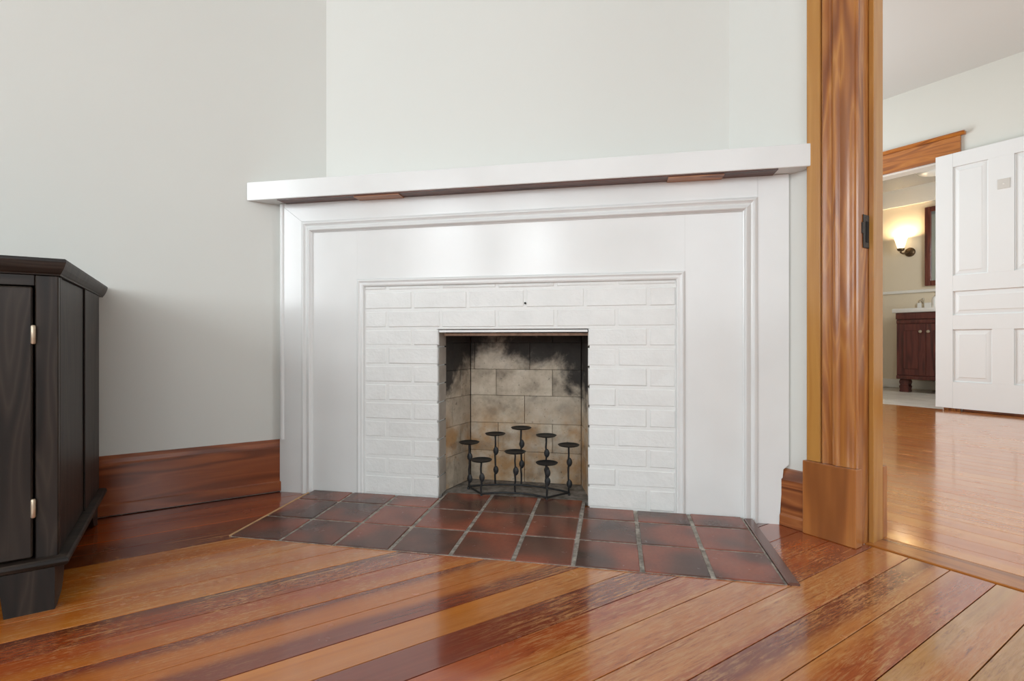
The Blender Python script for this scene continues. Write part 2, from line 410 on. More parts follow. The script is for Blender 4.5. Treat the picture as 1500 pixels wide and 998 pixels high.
def plank_mesh(name, L, W, th=.02):
    bm = bmesh.new(); c = .0005
    bm_prism(bm, [(-W / 2, -th), (W / 2, -th), (W / 2, -c), (W / 2 - c, 0), (-W / 2 + c, 0), (-W / 2, -c)], -L / 2, L / 2, axis='x')
    me = bpy.data.meshes.new(name); bmesh.ops.recalc_face_normals(bm, faces=bm.faces); bm.to_mesh(me); bm.free(); return me
L0 = 1.533 - XA
pm = plank_mesh('plank', L0, PW - .0020)
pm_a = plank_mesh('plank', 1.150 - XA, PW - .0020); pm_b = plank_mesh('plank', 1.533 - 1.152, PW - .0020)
for k in range(20, -36, -1):
    y = .29 + PW * (k + .5)
    if y < YB + .04: break
    def lay(me, x, a, b, s):
        o = link('plank', me, 'plank', floor, (x, y, random.uniform(-.0001, .0001)))
        o['tone_a'] = a[:3]; o['tone_b'] = b[:3]; o['split'] = float(s)
    t3 = tones.get(k) or (random.choice([ORG, RED, TAN, PUR, RDO]), random.choice([ORG, RDO, TAN]), random.uniform(-.02, .02))
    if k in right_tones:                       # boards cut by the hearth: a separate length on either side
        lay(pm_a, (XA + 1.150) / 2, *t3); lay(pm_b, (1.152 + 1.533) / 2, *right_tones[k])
    else: lay(pm, (XA + 1.533) / 2, *t3)
thr = struct(box('trim_3', (1.545, 1.634), (DY0, DY1), (-.02, .001), 'trim_y', bevel=.002), 'golden wood threshold board lying across the doorway', 'threshold')
fh = struct(box('floor_hall', (1.535, XF + .02), (-2.4, 3.2), (-.06, -.022), 'dark'), 'glossy honey pine board floor of the next room', 'floor')
HW = .084; n = int((XF + .015 - 1.637) / HW)
hm = plank_mesh('plank', 5.58, HW - .001)
HT = [lin(206, 128, 48), lin(200, 120, 44), lin(212, 138, 58), lin(194, 112, 42)]
for k in range(n):
    o = link('plank', hm, 'plank_hall', fh, (1.637 + HW * (k + .5), .4, random.uniform(-.0001, .0001)))
    o.rotation_euler = (0, 0, R(90))
    o['tone_a'] = random.choice(HT)[:3]; o['tone_b'] = random.choice(HT)[:3]; o['split'] = random.uniform(-.02, .02)
def bath_tile():
    t = NT('pale_wood_look_tile'); v = t.coord((10, 1.2, 1), rnd=5)
    col = t.ramp(t.noise(v, 2.0, 4, .6), [(.3, lin(176, 164, 150)), (.55, lin(208, 200, 190)), (.75, lin(222, 216, 208))])
    return t.out(col, .3)
M['bath_tile'] = bath_tile()
fb = struct(box('floor_bathroom', (5.10, XB), (1.0, 3.2), (-.06, -.012), 'grout'), 'pale grey plank tile floor of the small bathroom', 'floor')
tm = box('tile', (-.0735, .0735), (-.298, .298), (-.01, 0), 'bath_tile', fb, bevel=.001); bath_me = tm.data
k = 0
for i in range(12):
    for j in range(4):
        o = tm if k == 0 else link('tile', bath_me, None, fb)
        x = 5.175 + i * .149; y = 1.30 + j * .5995 + (.2 if i % 2 else 0) - .1
        if y > 2.92: y = 2.90 if False else y
        o.location = (x, y, 0); k += 1

# ------------------------------------------------------------------ baseboards
def bprof(t0, t1): return [(0, 0), (t1 + .006, 0), (t1 + .006, .030), (t1, .036), (t1, .158), (t1 * .75, .166), (t1 * .5, .178), (t1 * .35, .188), (0, .188)]
bl = empty('baseboard_left', (-.2, YL, 0))
pf = [(YL - a, z) for a, z in [(0, .0035), (.024, .0035), (.024, .036), (.020, .040), (.020, .160), (.016, .166), (.012, .178), (.006, .188), (0, .188)]]
o = prism('board', pf, XA + .02, .289, 'base_x', bl, axis='x'); o.matrix_parent_inverse = Matrix.Translation(-Vector(bl.location))
struct(bl, 'reddish brown varnished baseboard along the left wall beside the cabinet', 'baseboard')
pf = [(XR - a, z) for a, z in [(0, .001), (.030, .001), (.030, .030), (.024, .036), (.024, .136), (.018, .146), (.010, .164), (0, .166)]]
struct(prism('baseboard_right', pf, .771, .840, 'base_y', axis='y'), 'short stub of brown baseboard between fireplace and door casing', 'baseboard')

# ------------------------------------------------------------------ doorway casing
tr = empty('trim_1', (XR, .70, 0)); inv = Matrix.Translation(-Vector(tr.location))
def tpart(o): o.matrix_parent_inverse = inv; return o
cp = [(1.515, .7275), (1.498, .7272), (1.498, .7235), (1.490, .7225), (1.4865, .7185), (1.490, .714), (1.4965, .708), (1.4965, .701),
      (1.492, .697), (1.4875, .692), (1.486, .686), (1.4875, .680), (1.492, .676), (1.4915, .674), (1.490, .645), (1.492, .642), (1.497, .6395), (1.4985, .635), (1.515, .635)]
tpart(prism('casing_board', cp, .2085, ZC - .3, 'trim_z', tr, smooth=True))
tpart(prism('back_band', [(1.5145, .766), (1.494, .766), (1.4915, .764), (1.4915, .7305), (1.494, .7280), (1.5145, .7278)], .2085, ZC - .3, 'trim_gold', tr))
tpart(box('plinth_block', (1.478, 1.514), (.632, .770), (0, .208), 'plinth', tr, bevel=.002))
tpart(box('jamb', (1.5005, 1.6165), (.637, .655), (0, DZ + .02), 'trim_z', tr, bevel=.001))
tpart(box('door_stop', (1.561, 1.618), (.6245, .6368), (0, DZ), 'trim_gold', tr, bevel=.0015))
tpart(box('plinth_block', (1.6205, 1.648), (.6255, .76), (0, .20), 'trim_z', tr, bevel=.002))
tpart(box('casing_board', (1.6205, 1.632), (.640, .75), (.2005, DZ + .1), 'trim_z', tr, bevel=.002))
tpart(box('jamb', (1.5005, 1.616), (DY0 - .01, DY0 + .012), (0, DZ + .02), 'trim_z', tr, bevel=.001))
tpart(box('head_jamb', (1.5005, 1.616), (DY0 + .0125, .636), (DZ, DZ + .02), 'trim_y', tr, bevel=.001))
tpart(box('casing_board', (1.490, 1.514), (DY0 - .13, DY0 + .004), (0, DZ + .15), 'trim_z', tr, bevel=.003))
sp = tpart(box('strike_plate', (1.527, 1.5605), (.6345, .6369), (.800, .890), 'strike', tr, bevel=.001))
h = box('latch_slot', (1.540, 1.554), (.6335, .6348), (.815, .872), 'void', sp)
sp['label'] = 'blackened steel strike plate'
box_l = box('plate_lip', (1.519, 1.5268), (.6340, .6369), (.838, .868), 'strike', sp, bevel=.001)
struct(tr, 'orange varnished pine door casing with fluted moulding and plinth block', 'door casing')

# ------------------------------------------------------------------ fireplace (local x along its face, y into the wall)
FP0, FANG = (.299, 1.985, 0), R(-43.9)
fp = tag(empty('fireplace', FP0, (0, 0, FANG)), 'white painted corner fireplace with mantel shelf and brick facing', 'fireplace')
# outer boards of the surround (mitred top left)
SL, SR, ZT = -.028, 1.675, 1.0466
su = empty('surround'); su.parent = fp
prism('outer_board', [(SL, 0), (.0600, 0), (.0600, .979), (SL, ZT - .0005)], .0, .02, 'white', su, axis='y')
prism('outer_board', [(SL + .001, ZT), (.0606, .9795), (1.5885, .9835), (1.5885, ZT)], .0, .02, 'white', su, axis='y')
prism('outer_board', [(1.5890, 0), (1.648, 0), (1.655, .10), (1.660, .165), (SR, .18), (SR, ZT), (1.5890, ZT)], .0, .02, 'white', su, axis='y')
bm = bmesh.new(); bm_tube(bm, [(SL + .009, .003, .19), (SL + .009, .003, .6), (SL + .009, .003, 1.044)], .0095, 10)
fin('edge_bead', bm, 'white', su, smooth=True)
# sides returning to the wall
box('side_return', (SL, SL + .02), (.0205, .10), (0, ZT), 'white', su)
box('side_return', (SR - .02, SR), (.0205, .06), (.18, ZT), 'white', su)
# outer moulding: profile p=(distance from outer edge, projection)
mp = [(0, .012), (0, -.003), (.004, -.006), (.010, -.0065), (.013, -.003), (.019, .000), (.026, -.006), (.033, -.0075), (.037, -.004), (.038, .001), (.041, .003), (.041, .012)]
zt_l, zt_r = .979, .983
def ztop(s): return zt_l + (zt_r - zt_l) * (s - .0606) / (1.5885 - .0606)
def mould(x0, x1, ztl, ztr, prof, name):
    # left leg, top, right leg with mitred corners
    bm = bmesh.new(); n = len(prof)
    def seg(A, B):
        va = [bm.verts.new(p) for p in A]; vb = [bm.verts.new(p) for p in B]
        for i in range(n): bm.faces.new((va[i], vb[i], vb[(i + 1) % n], va[(i + 1) % n]))
        bm.faces.new(va); bm.faces.new(vb[::-1])
    return bm, seg
def three_sided(name, x0, x1, ztl, ztr, prof):
    lowL = [(x0 + d, y, 0) for d, y in prof]; cornL = [(x0 + d, y, ztl - d) for d, y in prof]
    cornR = [(x1 - d, y, ztr - d) for d, y in prof]; lowR = [(x1 - d, y, 0) for d, y in prof]
    for A, B in ((lowL, cornL), (cornL, cornR), (cornR, lowR)):
        bm, seg = mould(x0, x1, ztl, ztr, prof, name); seg(A, B); fin(name, bm, 'white', su, smooth=True)
three_sided('panel_moulding', .0606, 1.5885, zt_l, zt_r, mp)
# flat field boards
prism('field_board', [(.1005, .0), (.2750, .0), (.2750, .9385), (.1005, .9385)], .006, .02, 'white', su, axis='y')
prism('field_board', [(.2752, .7660), (1.3798, .7660), (1.3798, .9425), (.2752, .9385)], .006, .02, 'white', su, axis='y')
prism('field_board', [(1.3800, .0), (1.5480, .0), (1.5480, .9425), (1.3800, .9425)], .006, .02, 'white', su, axis='y')
ip = [(0, .016), (0, .004), (.003, .000), (.008, -.0015), (.011, .001), (.014, .002), (.020, .000), (.025, .002), (.027, .008), (.027, .016)]
three_sided('inner_bead', .2746, 1.3805, .7664, .7664, ip)
# mantel shelf
ZS0, ZS1, YF = 1.0475, 1.1130, -.060
sh = prism('mantel_shelf', [(-.117, YF), (1.7150, YF), (1.715, -.040), (1.70, .012), (1.50, .155), (.16, .125), (-.06, .0)], ZS0, ZS1, 'white', fp)
bv = sh.modifiers.new('soft_edges', 'BEVEL'); bv.width = .0025; bv.segments = 2; bv.limit_method = 'ANGLE'
box('soffit_board', (.0, 1.63), (YF + .006, -.0006), (ZS0 - .0030, ZS0 - .0002), 'soffit', sh)['label'] = 'bare brown underside of the shelf, ends painted as shade'  # brown runs on over the white ends, standing in for shade there
box('shim', (.290, .455), (YF + .012, -.0020), (ZS0 - .0062, ZS0 - .0031), 'shim', sh)
box('shim', (1.325, 1.485), (YF + .012, -.0020), (ZS0 - .0062, ZS0 - .0031), 'shim', sh)

# painted brick facing
bf = empty('brick_facing'); bf.parent = fp
OL_, OR_, OZ = .574, 1.083, .587
joints = [.013, .0815, .144, .209, .272, .337, .401, .465, .529, .592, .656, .723, .7405]
BY = .008
def bx_(x, z): return (x, (BY + .003, BY + .080), z)
multi('mortar_bed', [((.300, OL_ - .004), (BY + .0022, .088), (.0, .741)), ((OR_ + .004, 1.357), (BY + .0022, .088), (.0, .741)), ((OL_ - .004, OR_ + .004), (BY + .0022, .088), (OZ + .002, .741))], 'mortar_white', bf)
def brick_mesh(w, h, d, jit):
    bm = bmesh.new(); c = .0032
    rnd = random.Random(jit)
    def J(a): return rnd.uniform(-a, a)
    back = [(-w / 2, d, -h / 2), (w / 2, d, -h / 2), (w / 2, d, h / 2), (-w / 2, d, h / 2)]
    midr = [(x + J(.0012), c, z + J(.0014)) for x, _, z in back]
    fr = [(x - math.copysign(c, x) + J(.001), J(.0008), z - math.copysign(c, z) + J(.001)) for x, _, z in back]
    V = [[bm.verts.new(p) for p in r] for r in (back, midr, fr)]
    for a, b in zip(V, V[1:]):
        for i in range(4): bm.faces.new((a[i], b[i], b[(i + 1) % 4], a[(i + 1) % 4]))
    bm.faces.new(V[0][::-1]); bm.faces.new(V[2])
    me = bpy.data.meshes.new('brick'); bmesh.ops.recalc_face_normals(bm, faces=bm.faces); bm.to_mesh(me); bm.free()
    me.materials.append(M['brick']); return me
cache = {}
G = .0085
seed = 0
for r in range(len(joints) - 1):
    z0, z1 = joints[r], joints[r + 1]
    top = r >= 9
    par = (11 - r) % 2            # r=10 -> course 1 (odd), r=9 -> course 2
    js = [.482 + .197 * i for i in range(-1, 6)] if (r % 2 == 0) else [.3875 + .1965 * i for i in range(-1, 6)]
    spans = [(.3045, 1.3525)] if top else [(.3045, OL_), (OR_, 1.3525)]
    for a, b in spans:
        cut = [a] + [j for j in js if a + .03 < j < b - .03] + [b]
        for x0, x1 in zip(cut, cut[1:]):
            xa = x0 + (G / 2 if x0 != a else 0); xb = x1 - (G / 2 if x1 != b else 0)
            za, zb = z0 + (.001 if r == 0 else G / 2), z1 - (G / 2 if r < 11 else .0)
            w, hh = round(xb - xa, 3), round(zb - za, 3)
            seed += 1; key = (w, hh, seed % 3)
            if key not in cache: cache[key] = brick_mesh(w, hh, .080, seed)
            link('brick', cache[key], None, bf, ((xa + xb) / 2, BY + random.uniform(-.0006, .0008), (za + zb) / 2))
nh = lathe('nail_hole', [(0, 0), (.0032, 0), (.0032, .004), (0, .004)], 'void', bf, (.8765, BY + .001, .6735), 12, Matrix.Rotation(R(90), 3, 'X'))
# steel angle over the opening, painted white in front and rusty behind
M['return'] = plain('mottled_grey_return', lin(170, 162, 152), .6, mottling=.12, scale=25, bump=.5, bscale=70)  # mottled grey-beige facings over the white bricks at the opening's sides
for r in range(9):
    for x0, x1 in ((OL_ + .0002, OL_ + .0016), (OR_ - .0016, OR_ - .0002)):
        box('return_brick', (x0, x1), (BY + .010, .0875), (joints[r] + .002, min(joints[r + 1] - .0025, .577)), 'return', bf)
li = box('lintel', (OL_ + .004, OR_ - .002), (BY - .001, BY + .006), (.5775, .5855), 'white', bf, bevel=.001)
M['rust'] = plain('rusty_steel', lin(190, 160, 138), .7, .0, mottling=.25, scale=40)
box('lintel_flange', (OL_ + .004, OR_ - .002), (.060, .070), (.5665, .5750), 'rust', bf)['label'] = 'rusty brown steel damper edge'

# firebox lined with firebrick
def firebrick():
    t = NT('sooty_firebrick')
    v = t.coord(ref=fp); vr = t.coord(rnd=19.0)
    sep = t.add('ShaderNodeSeparateXYZ'); tc = t.add('ShaderNodeTexCoord'); tc.object = fp; t.link(tc.outputs['Object'], sep.inputs[0])
    oi = t.add('ShaderNodeObjectInfo')
    n1 = t.noise(vr, 14, 4, .6)
    base = t.ramp(n1, [(.30, lin(150, 138, 122)), (.5, lin(196, 182, 162)), (.72, lin(222, 210, 192))])
    base = t.mix(t.rng(oi.outputs['Random'], 0, 1, 0, .35), base, lin(160, 150, 138))
    # rusty heat stain low down
    rust = t.math('MULTIPLY', t.rng(t.noise(v, 8, 4, .65), .40, .62, 0, .85), t.rng(sep.outputs[2], .32, .20, 0, 1))
    base = t.mix(rust, base, lin(182, 138, 88))
    # soot with ragged edge: strongest at the top and in the corners
    big = t.noise(v, 6.5, 4, .6, .6)
    side = t.rng(t.math('ABSOLUTE', t.math('SUBTRACT', sep.outputs[0], .80)), .10, .26, 0.0, .30)
    ht = t.rng(sep.outputs[2], .28, .545, -.22, .40)
    s = t.math('ADD', t.math('ADD', big, side), ht)
    col = t.mix(t.rng(t.math('ADD', s, t.math('MULTIPLY', t.math('SUBTRACT', t.noise(v, 28, 4, .65), .5), .35)), .58, .92, 0, .94, True), base, lin(30, 28, 29))
    spots = t.noise(v, 60, 4, .7)
    col = t.mix(t.rng(spots, .60, .72, 0, .7), col, lin(56, 48, 42))
    t.bump(t.noise(vr, 70, 4), .35, .003)
    return t.out(col, .85)
M['firebrick'] = firebrick()
M['soot'] = plain('soot', lin(30, 28, 28), .95, mottling=.3, scale=10)
M['fire_mortar'] = plain('grey_fire_mortar', lin(122, 112, 100), .9, mottling=.35, scale=30)
def ash():
    t = NT('ashy_hearth'); v = t.coord()
    col = t.ramp(t.noise(v, 30, 5, .7), [(.3, lin(86, 80, 74)), (.5, lin(130, 124, 117)), (.66, lin(160, 154, 146)), (.75, lin(222, 218, 210))])
    t.bump(t.noise(v, 60, 4), .6, .004)
    return t.out(col, .9)
M['ash'] = ash()
fx = empty('firebox'); fx.parent = fp
VB = .25; lA, lB = Vector((.574, .089)), Vector((.620, VB)); rA, rB = Vector((1.083, .089)), Vector((1.046, VB))
bm = bmesh.new()
bm_box(bm, (.55, 1.11), (VB + .052, VB + .075), (0, 1.0))
def slab(bm, A, B, t0, t1, z0, z1):
    d = (B - A).normalized(); nn = Vector((-d.y, d.x))
    P = [A + nn * t0, B + nn * t0, B + nn * t1, A + nn * t1]
    bm_prism(bm, [(p.x, p.y) for p in P], z0, z1)
slab(bm, lA, lB, .052, .07, 0, 1.0); slab(bm, rA, rB, -.052, -.07, 0, 1.0)
fin('mortar_shell', bm, 'fire_mortar', fx)
bm = bmesh.new()
bm_box(bm, (.52, 1.14), (.0885, .33), (1.0, 1.02)); bm_box(bm, (.56, 1.10), (.0885, .10), (.62, 1.0))
fin('smoke_chamber', bm, 'soot', fx)
box('hearth_slab', (.56, 1.10), (.060, VB + .05), (.0, .012), 'ash', fx)
fz = [.0125, .128, .235, .340, .440, .542, .645, .75, .86, .97]
bj = {0: [.832], 1: [.722, .938], 2: [.832], 3: [.722, .938], 4: [.636, .852], 5: [.722, .938], 6: [.832], 7: [.722, .938], 8: [.832]}
bj[1] = [.730, .938]
def fb_mesh(w, h): 
    bm = bmesh.new(); bm_box(bm, (-w / 2, w / 2), (0, .05), (-h / 2, h / 2), .0014)
    me = bpy.data.meshes.new('firebrick'); bmesh.ops.recalc_face_normals(bm, faces=bm.faces); bm.to_mesh(me); bm.free(); me.materials.append(M['firebrick']); return me
fcache = {}
def firebrick_at(A, B, a, b, z0, z1, flip):
    w, hh = round(b - a - .0012, 3), round(z1 - z0 - .0012, 3)
    if (w, hh) not in fcache: fcache[(w, hh)] = fb_mesh(w, hh)
    d = (B - A).normalized(); p = A + d * ((a + b) / 2)
    nn = Vector((-d.y, d.x)) * (1 if not flip else -1)
    p = p + nn * random.uniform(0, .0012)
    o = link('firebrick', fcache[(w, hh)], None, fx, (p.x, p.y, (z0 + z1) / 2))
    o.rotation_euler = (0, 0, math.atan2(d.y, d.x) + (math.pi if flip else 0) + random.uniform(-.004, .004))
for r in range(9):
    cuts = [.6205] + bj[r] + [1.0455]
    for a, b in zip(cuts, cuts[1:]): firebrick_at(Vector((0, VB)), Vector((1, VB)), a, b, fz[r], fz[r + 1], False)
    Ls = (lB - lA).length; jl = Ls * (.62 if r % 2 else .30)
    for a, b in ((0, jl), (jl, Ls)):
        firebrick_at(lA, lB, a, b, fz[r], fz[r + 1], False)
        firebrick_at(rA, rB, a, b, fz[r], fz[r + 1], True)

# ------------------------------------------------------------------ tiled hearth (slopes gently down from the wall)
he = tag(empty('hearth', (FP0[0], FP0[1], .0150), (R(1.62), 0, FANG)), 'dark red quarry tile hearth set in the floor before the fireplace', 'hearth')
multi('grout_bed', [((.110, 1.545), (-.4045, -.0015), (-.012, -.0022)), ((.586, 1.071), (-.0010, .0592), (-.012, -.0022))], 'grout', he)
cols = [.1125, .265, .427, .5875, .753, .916, 1.066, 1.230, 1.389, 1.540]
rows = [(-.404, -.251), (-.251, -.096), (-.096, 0)]
tcache = {}
for i in range(9):
    for j, (v0, v1) in enumerate(rows):
        gx = .0055 if 2 <= i <= 8 else .004
        x0 = cols[i] + (gx if i else 0); x1 = cols[i + 1] - (gx if i < 8 else 0)
        y0 = v0 + (.0042 if j else 0); y1 = v1 - (.0042 if j < 2 else .002)
        if j == 2 and 3 <= i <= 5: y1 = .058
        key = (round(x1 - x0, 4), round(y1 - y0, 4))
        if key not in tcache:
            o = box('tile', (-key[0] / 2, key[0] / 2), (-key[1] / 2, key[1] / 2), (-.010, 0), 'tile', he, bevel=.0018); tcache[key] = o.data
        else: o = link('tile', tcache[key], None, he)
        o.location = ((x0 + x1) / 2, (y0 + y1) / 2, random.uniform(-.0004, .0006))
        o.rotation_euler = (random.uniform(-.003, .003), random.uniform(-.003, .003), random.uniform(-.008, .008))
box('edge_strip', (.1045, .1105), (-.404, -.03), (-.012, .0008), 'lit_edge', he, bevel=.001)  # pale colour paints in light caught by the hearth's raised tile edge
box('border_strip', (1.5465, 1.5725), (-.404, -.012), (-.012, .0020), 'strip', he, bevel=.0025)['label'] = 'dark wooden border strip'

# ------------------------------------------------------------------ candle holder standing in the firebox
def floc(s, v, z=0):
    c, sn = math.cos(FANG), math.sin(FANG); return (FP0[0] + s * c - v * sn, FP0[1] + s * sn + v * c, z)
CX = .832
ch = tag(empty('candle_holder', floc(CX, .11, .0125), (0, 0, FANG)), 'black wrought iron candle holder with eight round pans in the firebox', 'candle holder')
def arc(pts, n=24):
    # smooth curve through measured points (quadratic fit through three)
    (x0, y0), (x1, y1), (x2, y2) = pts; out = []
    for i in range(n + 1):
        x = x0 + (x2 - x0) * i / n
        y = y0 * (x - x1) * (x - x2) / ((x0 - x1) * (x0 - x2)) + y1 * (x - x0) * (x - x2) / ((x1 - x0) * (x1 - x2)) + y2 * (x - x0) * (x - x1) / ((x2 - x0) * (x2 - x1))
        out.append((x, y))
    return out
ZR = .0100
back = arc([(.648 - CX, .124 - .11), (0, .176 - .11), (1.012 - CX, .120 - .11)])
front = arc([(.717 - CX, .046 - .11), (0, .0775 - .11), (.9435 - CX, .047 - .11)])
bm = bmesh.new(); bm_tube(bm, [(x, y, ZR) for x, y in back], .0036, 8); fin('base_bar', bm, 'metal_black', ch, smooth=True)
bm = bmesh.new(); bm_tube(bm, [(x, y, ZR) for x, y in front], .0036, 8); fin('base_bar', bm, 'metal_black', ch, smooth=True)
for a, b in ((back[0], front[0]), (back[-1], front[-1])):
    bm = bmesh.new(); bm_tube(bm, [(*a, ZR), (*b, ZR)], .0034, 8); fin('base_bar', bm, 'metal_black', ch, smooth=True)
    for q in (a, b):
        lathe('foot', [(0, 0), (.0045, 0), (.0050, .004), (.0036, .0072), (0, .0072)], 'metal_black', ch, (q[0], q[1], 0), 10)
stems = [(.6505, .1257, .179, (.69, .18)), (.7384, .1645, .206, (.68, .295)), (.8325, .1762, .229, (.735, .375)), (.9265, .1592, .208, (.675, .34)), (1.0103, .1202, .185, (.655, .185)),
         (.7169, .0456, .137, (.50,)), (.8293, .0776, .163, (.55,)), (.9434, .047, .137, (.74, .49))]
for i, (s, v, zt, leaves) in enumerate(stems):
    x, y = s - CX, v - .11; H = zt - .0125 - .002
    rr = random.Random(i + 3); pts = []; nn = 10
    for k in range(nn + 1):
        q = k / nn; a = .0012 * (0 if k in (0, nn) else 1)
        pts.append((rr.uniform(-a, a), rr.uniform(-a, a), ZR + (H - ZR) * q))
    bm = bmesh.new(); bm_tube(bm, pts, [rr.uniform(.0029, .0037) for _ in pts], 8)
    st = fin('stem', bm, 'metal_black', ch, (x, y, 0), smooth=True)
    lathe('pan', [(0, 0), (.026, .0002), (.034, .0022), (.0375, .0058), (.0366, .0062), (.033, .0040), (.025, .0018), (0, .0016)], 'metal_black', st, (0, 0, H), 28)
    for q in leaves:
        lathe('leaf', [(0, -.0165), (.0045, -.014), (.0085, -.008), (.0102, 0), (.0085, .008), (.0045, .014), (0, .0165)], 'metal_black', st, (.0025, 0, ZR + (H - ZR) * q), 14, scale=(1, .40, 1))

# ------------------------------------------------------------------ dark cabinet against the left wall
cb = tag(empty('cabinet', (-.63, 1.67, 0)), 'low black-brown stained wooden cabinet against the left wall', 'cabinet')
cinv = Matrix.Translation(-Vector(cb.location))
def cpt(o): o.matrix_parent_inverse = cinv; return o
CXR, CXL, CY0, CY1 = -.2285, -1.03, 1.392, 1.955
# carcass: two sides (framed), back, bottom, front stiles and rail
def side(x0, x1, sgn):
    f = cpt(box('side_panel', (x0, x1), (CY0 + .021, CY1), (.088, .684), 'cab_z', cb, bevel=.001))
    return f
side(CXR - .018, CXR - .004, 1); side(CXL + .004, CXL + .018, -1)
cpt(box('corner_stile', (CXR - .036, CXR), (CY0, CY0 + .020), (.088, .684), 'cab_z', cb, bevel=.002))
cpt(box('side_stile', (CXR - .0035, CXR), (CY0 + .0205, CY0 + .032), (.088, .684), 'cab_z', cb, bevel=.0008))
cpt(box('side_stile', (CXR - .0035, CXR), (CY1 - .24, CY1), (.088, .684), 'cab_z', cb, bevel=.0008))
cpt(box('corner_stile', (CXL, CXL + .036), (CY0, CY0 + .020), (.088, .684), 'cab_z', cb, bevel=.002))
cpt(box('front_rail', (CXL + .037, CXR - .037), (CY0 + .002, CY0 + .020), (.662, .684), 'cab_x', cb, bevel=.001))
cpt(box('back_panel', (CXL + .02, CXR - .02), (CY1 - .012, CY1), (.09, .684), 'cab_x', cb))
cpt(box('bottom_panel', (CXL + .02, CXR - .02), (CY0 + .022, CY1 - .013), (.088, .104), 'cab_x', cb))
for x0, x1 in ((CXL + .0385, -.6305), (-.6295, CXR - .0395)):
    d = cpt(box('door', (x0, x1), (CY0 - .004, CY0 + .016), (.1085, .659), 'cab_z', cb, bevel=.0025))
    mid = (x0 + x1) / 2
    kx = -.66 if x0 < -.8 else -.60
    kb = lathe('knob', [(0, 0), (.007, 0), (.006, .012), (.014, .018), (.014, .026), (0, .029)], 'cab_z', d, (kx, CY0 - .004, .40), 16, Matrix.Rotation(R(90), 3, 'X'))
    hx = CXR - .0375 if x1 > -.5 else CXL + .0375
    for z in (.543, .190):
        b = bmesh.new(); bm_tube(b, [(hx, CY0 - .005, z), (hx, CY0 - .005, z + .002), (hx, CY0 - .005, z + .036), (hx, CY0 - .005, z + .038)], [.003, .0042, .0042, .003], 10)
        hg = fin('hinge', b, 'brass_hinge', d, smooth=True); hg['label'] = 'small pale brass hinge'
# moulded top
def swept_rect(name, x0, x1, y0, y1, prof, mat, close=True):
    """slab whose edge follows prof = [(outset, z)...] on front and both sides (back stays flush)"""
    bm = bmesh.new(); rings = []
    for d, z in prof: rings.append([bm.verts.new(p) for p in ((x0 - d, y1, z), (x0 - d, y0 - d, z), (x1 + d, y0 - d, z), (x1 + d, y1, z))])
    for a, b in zip(rings, rings[1:]):
        for i in range(4): bm.faces.new((a[i], a[(i + 1) % 4], b[(i + 1) % 4], b[i]))
    bm.faces.new(rings[0]); bm.faces.new(rings[-1])
    return cpt(fin(name, bm, mat, cb))
swept_rect('top', CXL, CXR, CY0, 2.012, [(.003, .6845), (.0035, .687), (.006, .690), (.010, .698), (.0125, .705), (.0145, .712), (.0145, .7165), (.0125, .7185)], 'cab_x')
# base moulding
swept_rect('base_moulding', CXL, CXR, CY0, CY1 - .002, [(.003, .0865), (.015, .0865), (.018, .090), (.0195, .095), (.0185, .100), (.015, .1035), (.003, .1045)], 'cab_x')
# bracket feet: a front leaf and a side leaf, curving up to the moulding
def foot(xo, sx, yo, sy):
    f = cpt(prism('foot', [(xo, .0), (xo, .086), (xo - sx * .085, .086), (xo - sx * .076, .0)], min(yo, yo + sy * .020), max(yo, yo + sy * .020), 'cab_z', cb, axis='y'))
    pts = [(yo + sy * .0205, .0)] + [(yo + sy * (.045 + .055 * math.sin(a)), .086 - .080 * math.cos(a)) for a in [R(t) for t in (0, 20, 40, 60, 80, 90)]] + [(yo + sy * .0205, .086)]
    g = prism('side_leaf', pts, min(xo, xo - sx * .02), max(xo, xo - sx * .02), 'cab_y', f, axis='x')
foot(CXR - .003, 1, CY0 - .016, 1); foot(CXL + .003, -1, CY0 - .016, 1); foot(CXR - .003, 1, CY1 - .004, -1); foot(CXL + .003, -1, CY1 - .004, -1)

# ------------------------------------------------------------------ white panelled door lying open against the far wall
dr = empty('door_1', (5.02, 1.575, 0)); dinv = Matrix.Translation(-Vector(dr.location))
def dpt(o): o.matrix_parent_inverse = dinv; return o
DX0, DX1 = 5.020, 5.052; DA, DB = 1.5755, .795; DZ0, DZ1 = .022, 2.010
M['door_paint'] = plain('semi_gloss_door_paint', lin(230, 233, 233), .32, mottling=.006, scale=3)
st = [(1.466, 1.575), (1.1185, 1.2565), (.795, .904)]
dpt(box('stile', (DX0, DX1), (1.4680, DA), (DZ0, DZ1), 'door_paint', dr, bevel=.0015))
dpt(box('stile', (DX0, DX1), (DB, .9040), (DZ0, DZ1), 'door_paint', dr, bevel=.0015))
for z0, z1 in ((DZ0, .228), (.636, .747), (.934, 1.056), (1.903, DZ1)):
    dpt(box('rail', (DX0, DX1), (.9043, 1.4677), (z0, z1), 'door_paint', dr))
for z0, z1, a, b in ((.2283, .6357, 1.120, 1.238), (1.0563, 1.9027, 1.119, 1.261)):
    dpt(box('mullion', (DX0, DX1), (a, b), (z0, z1), 'door_paint', dr))
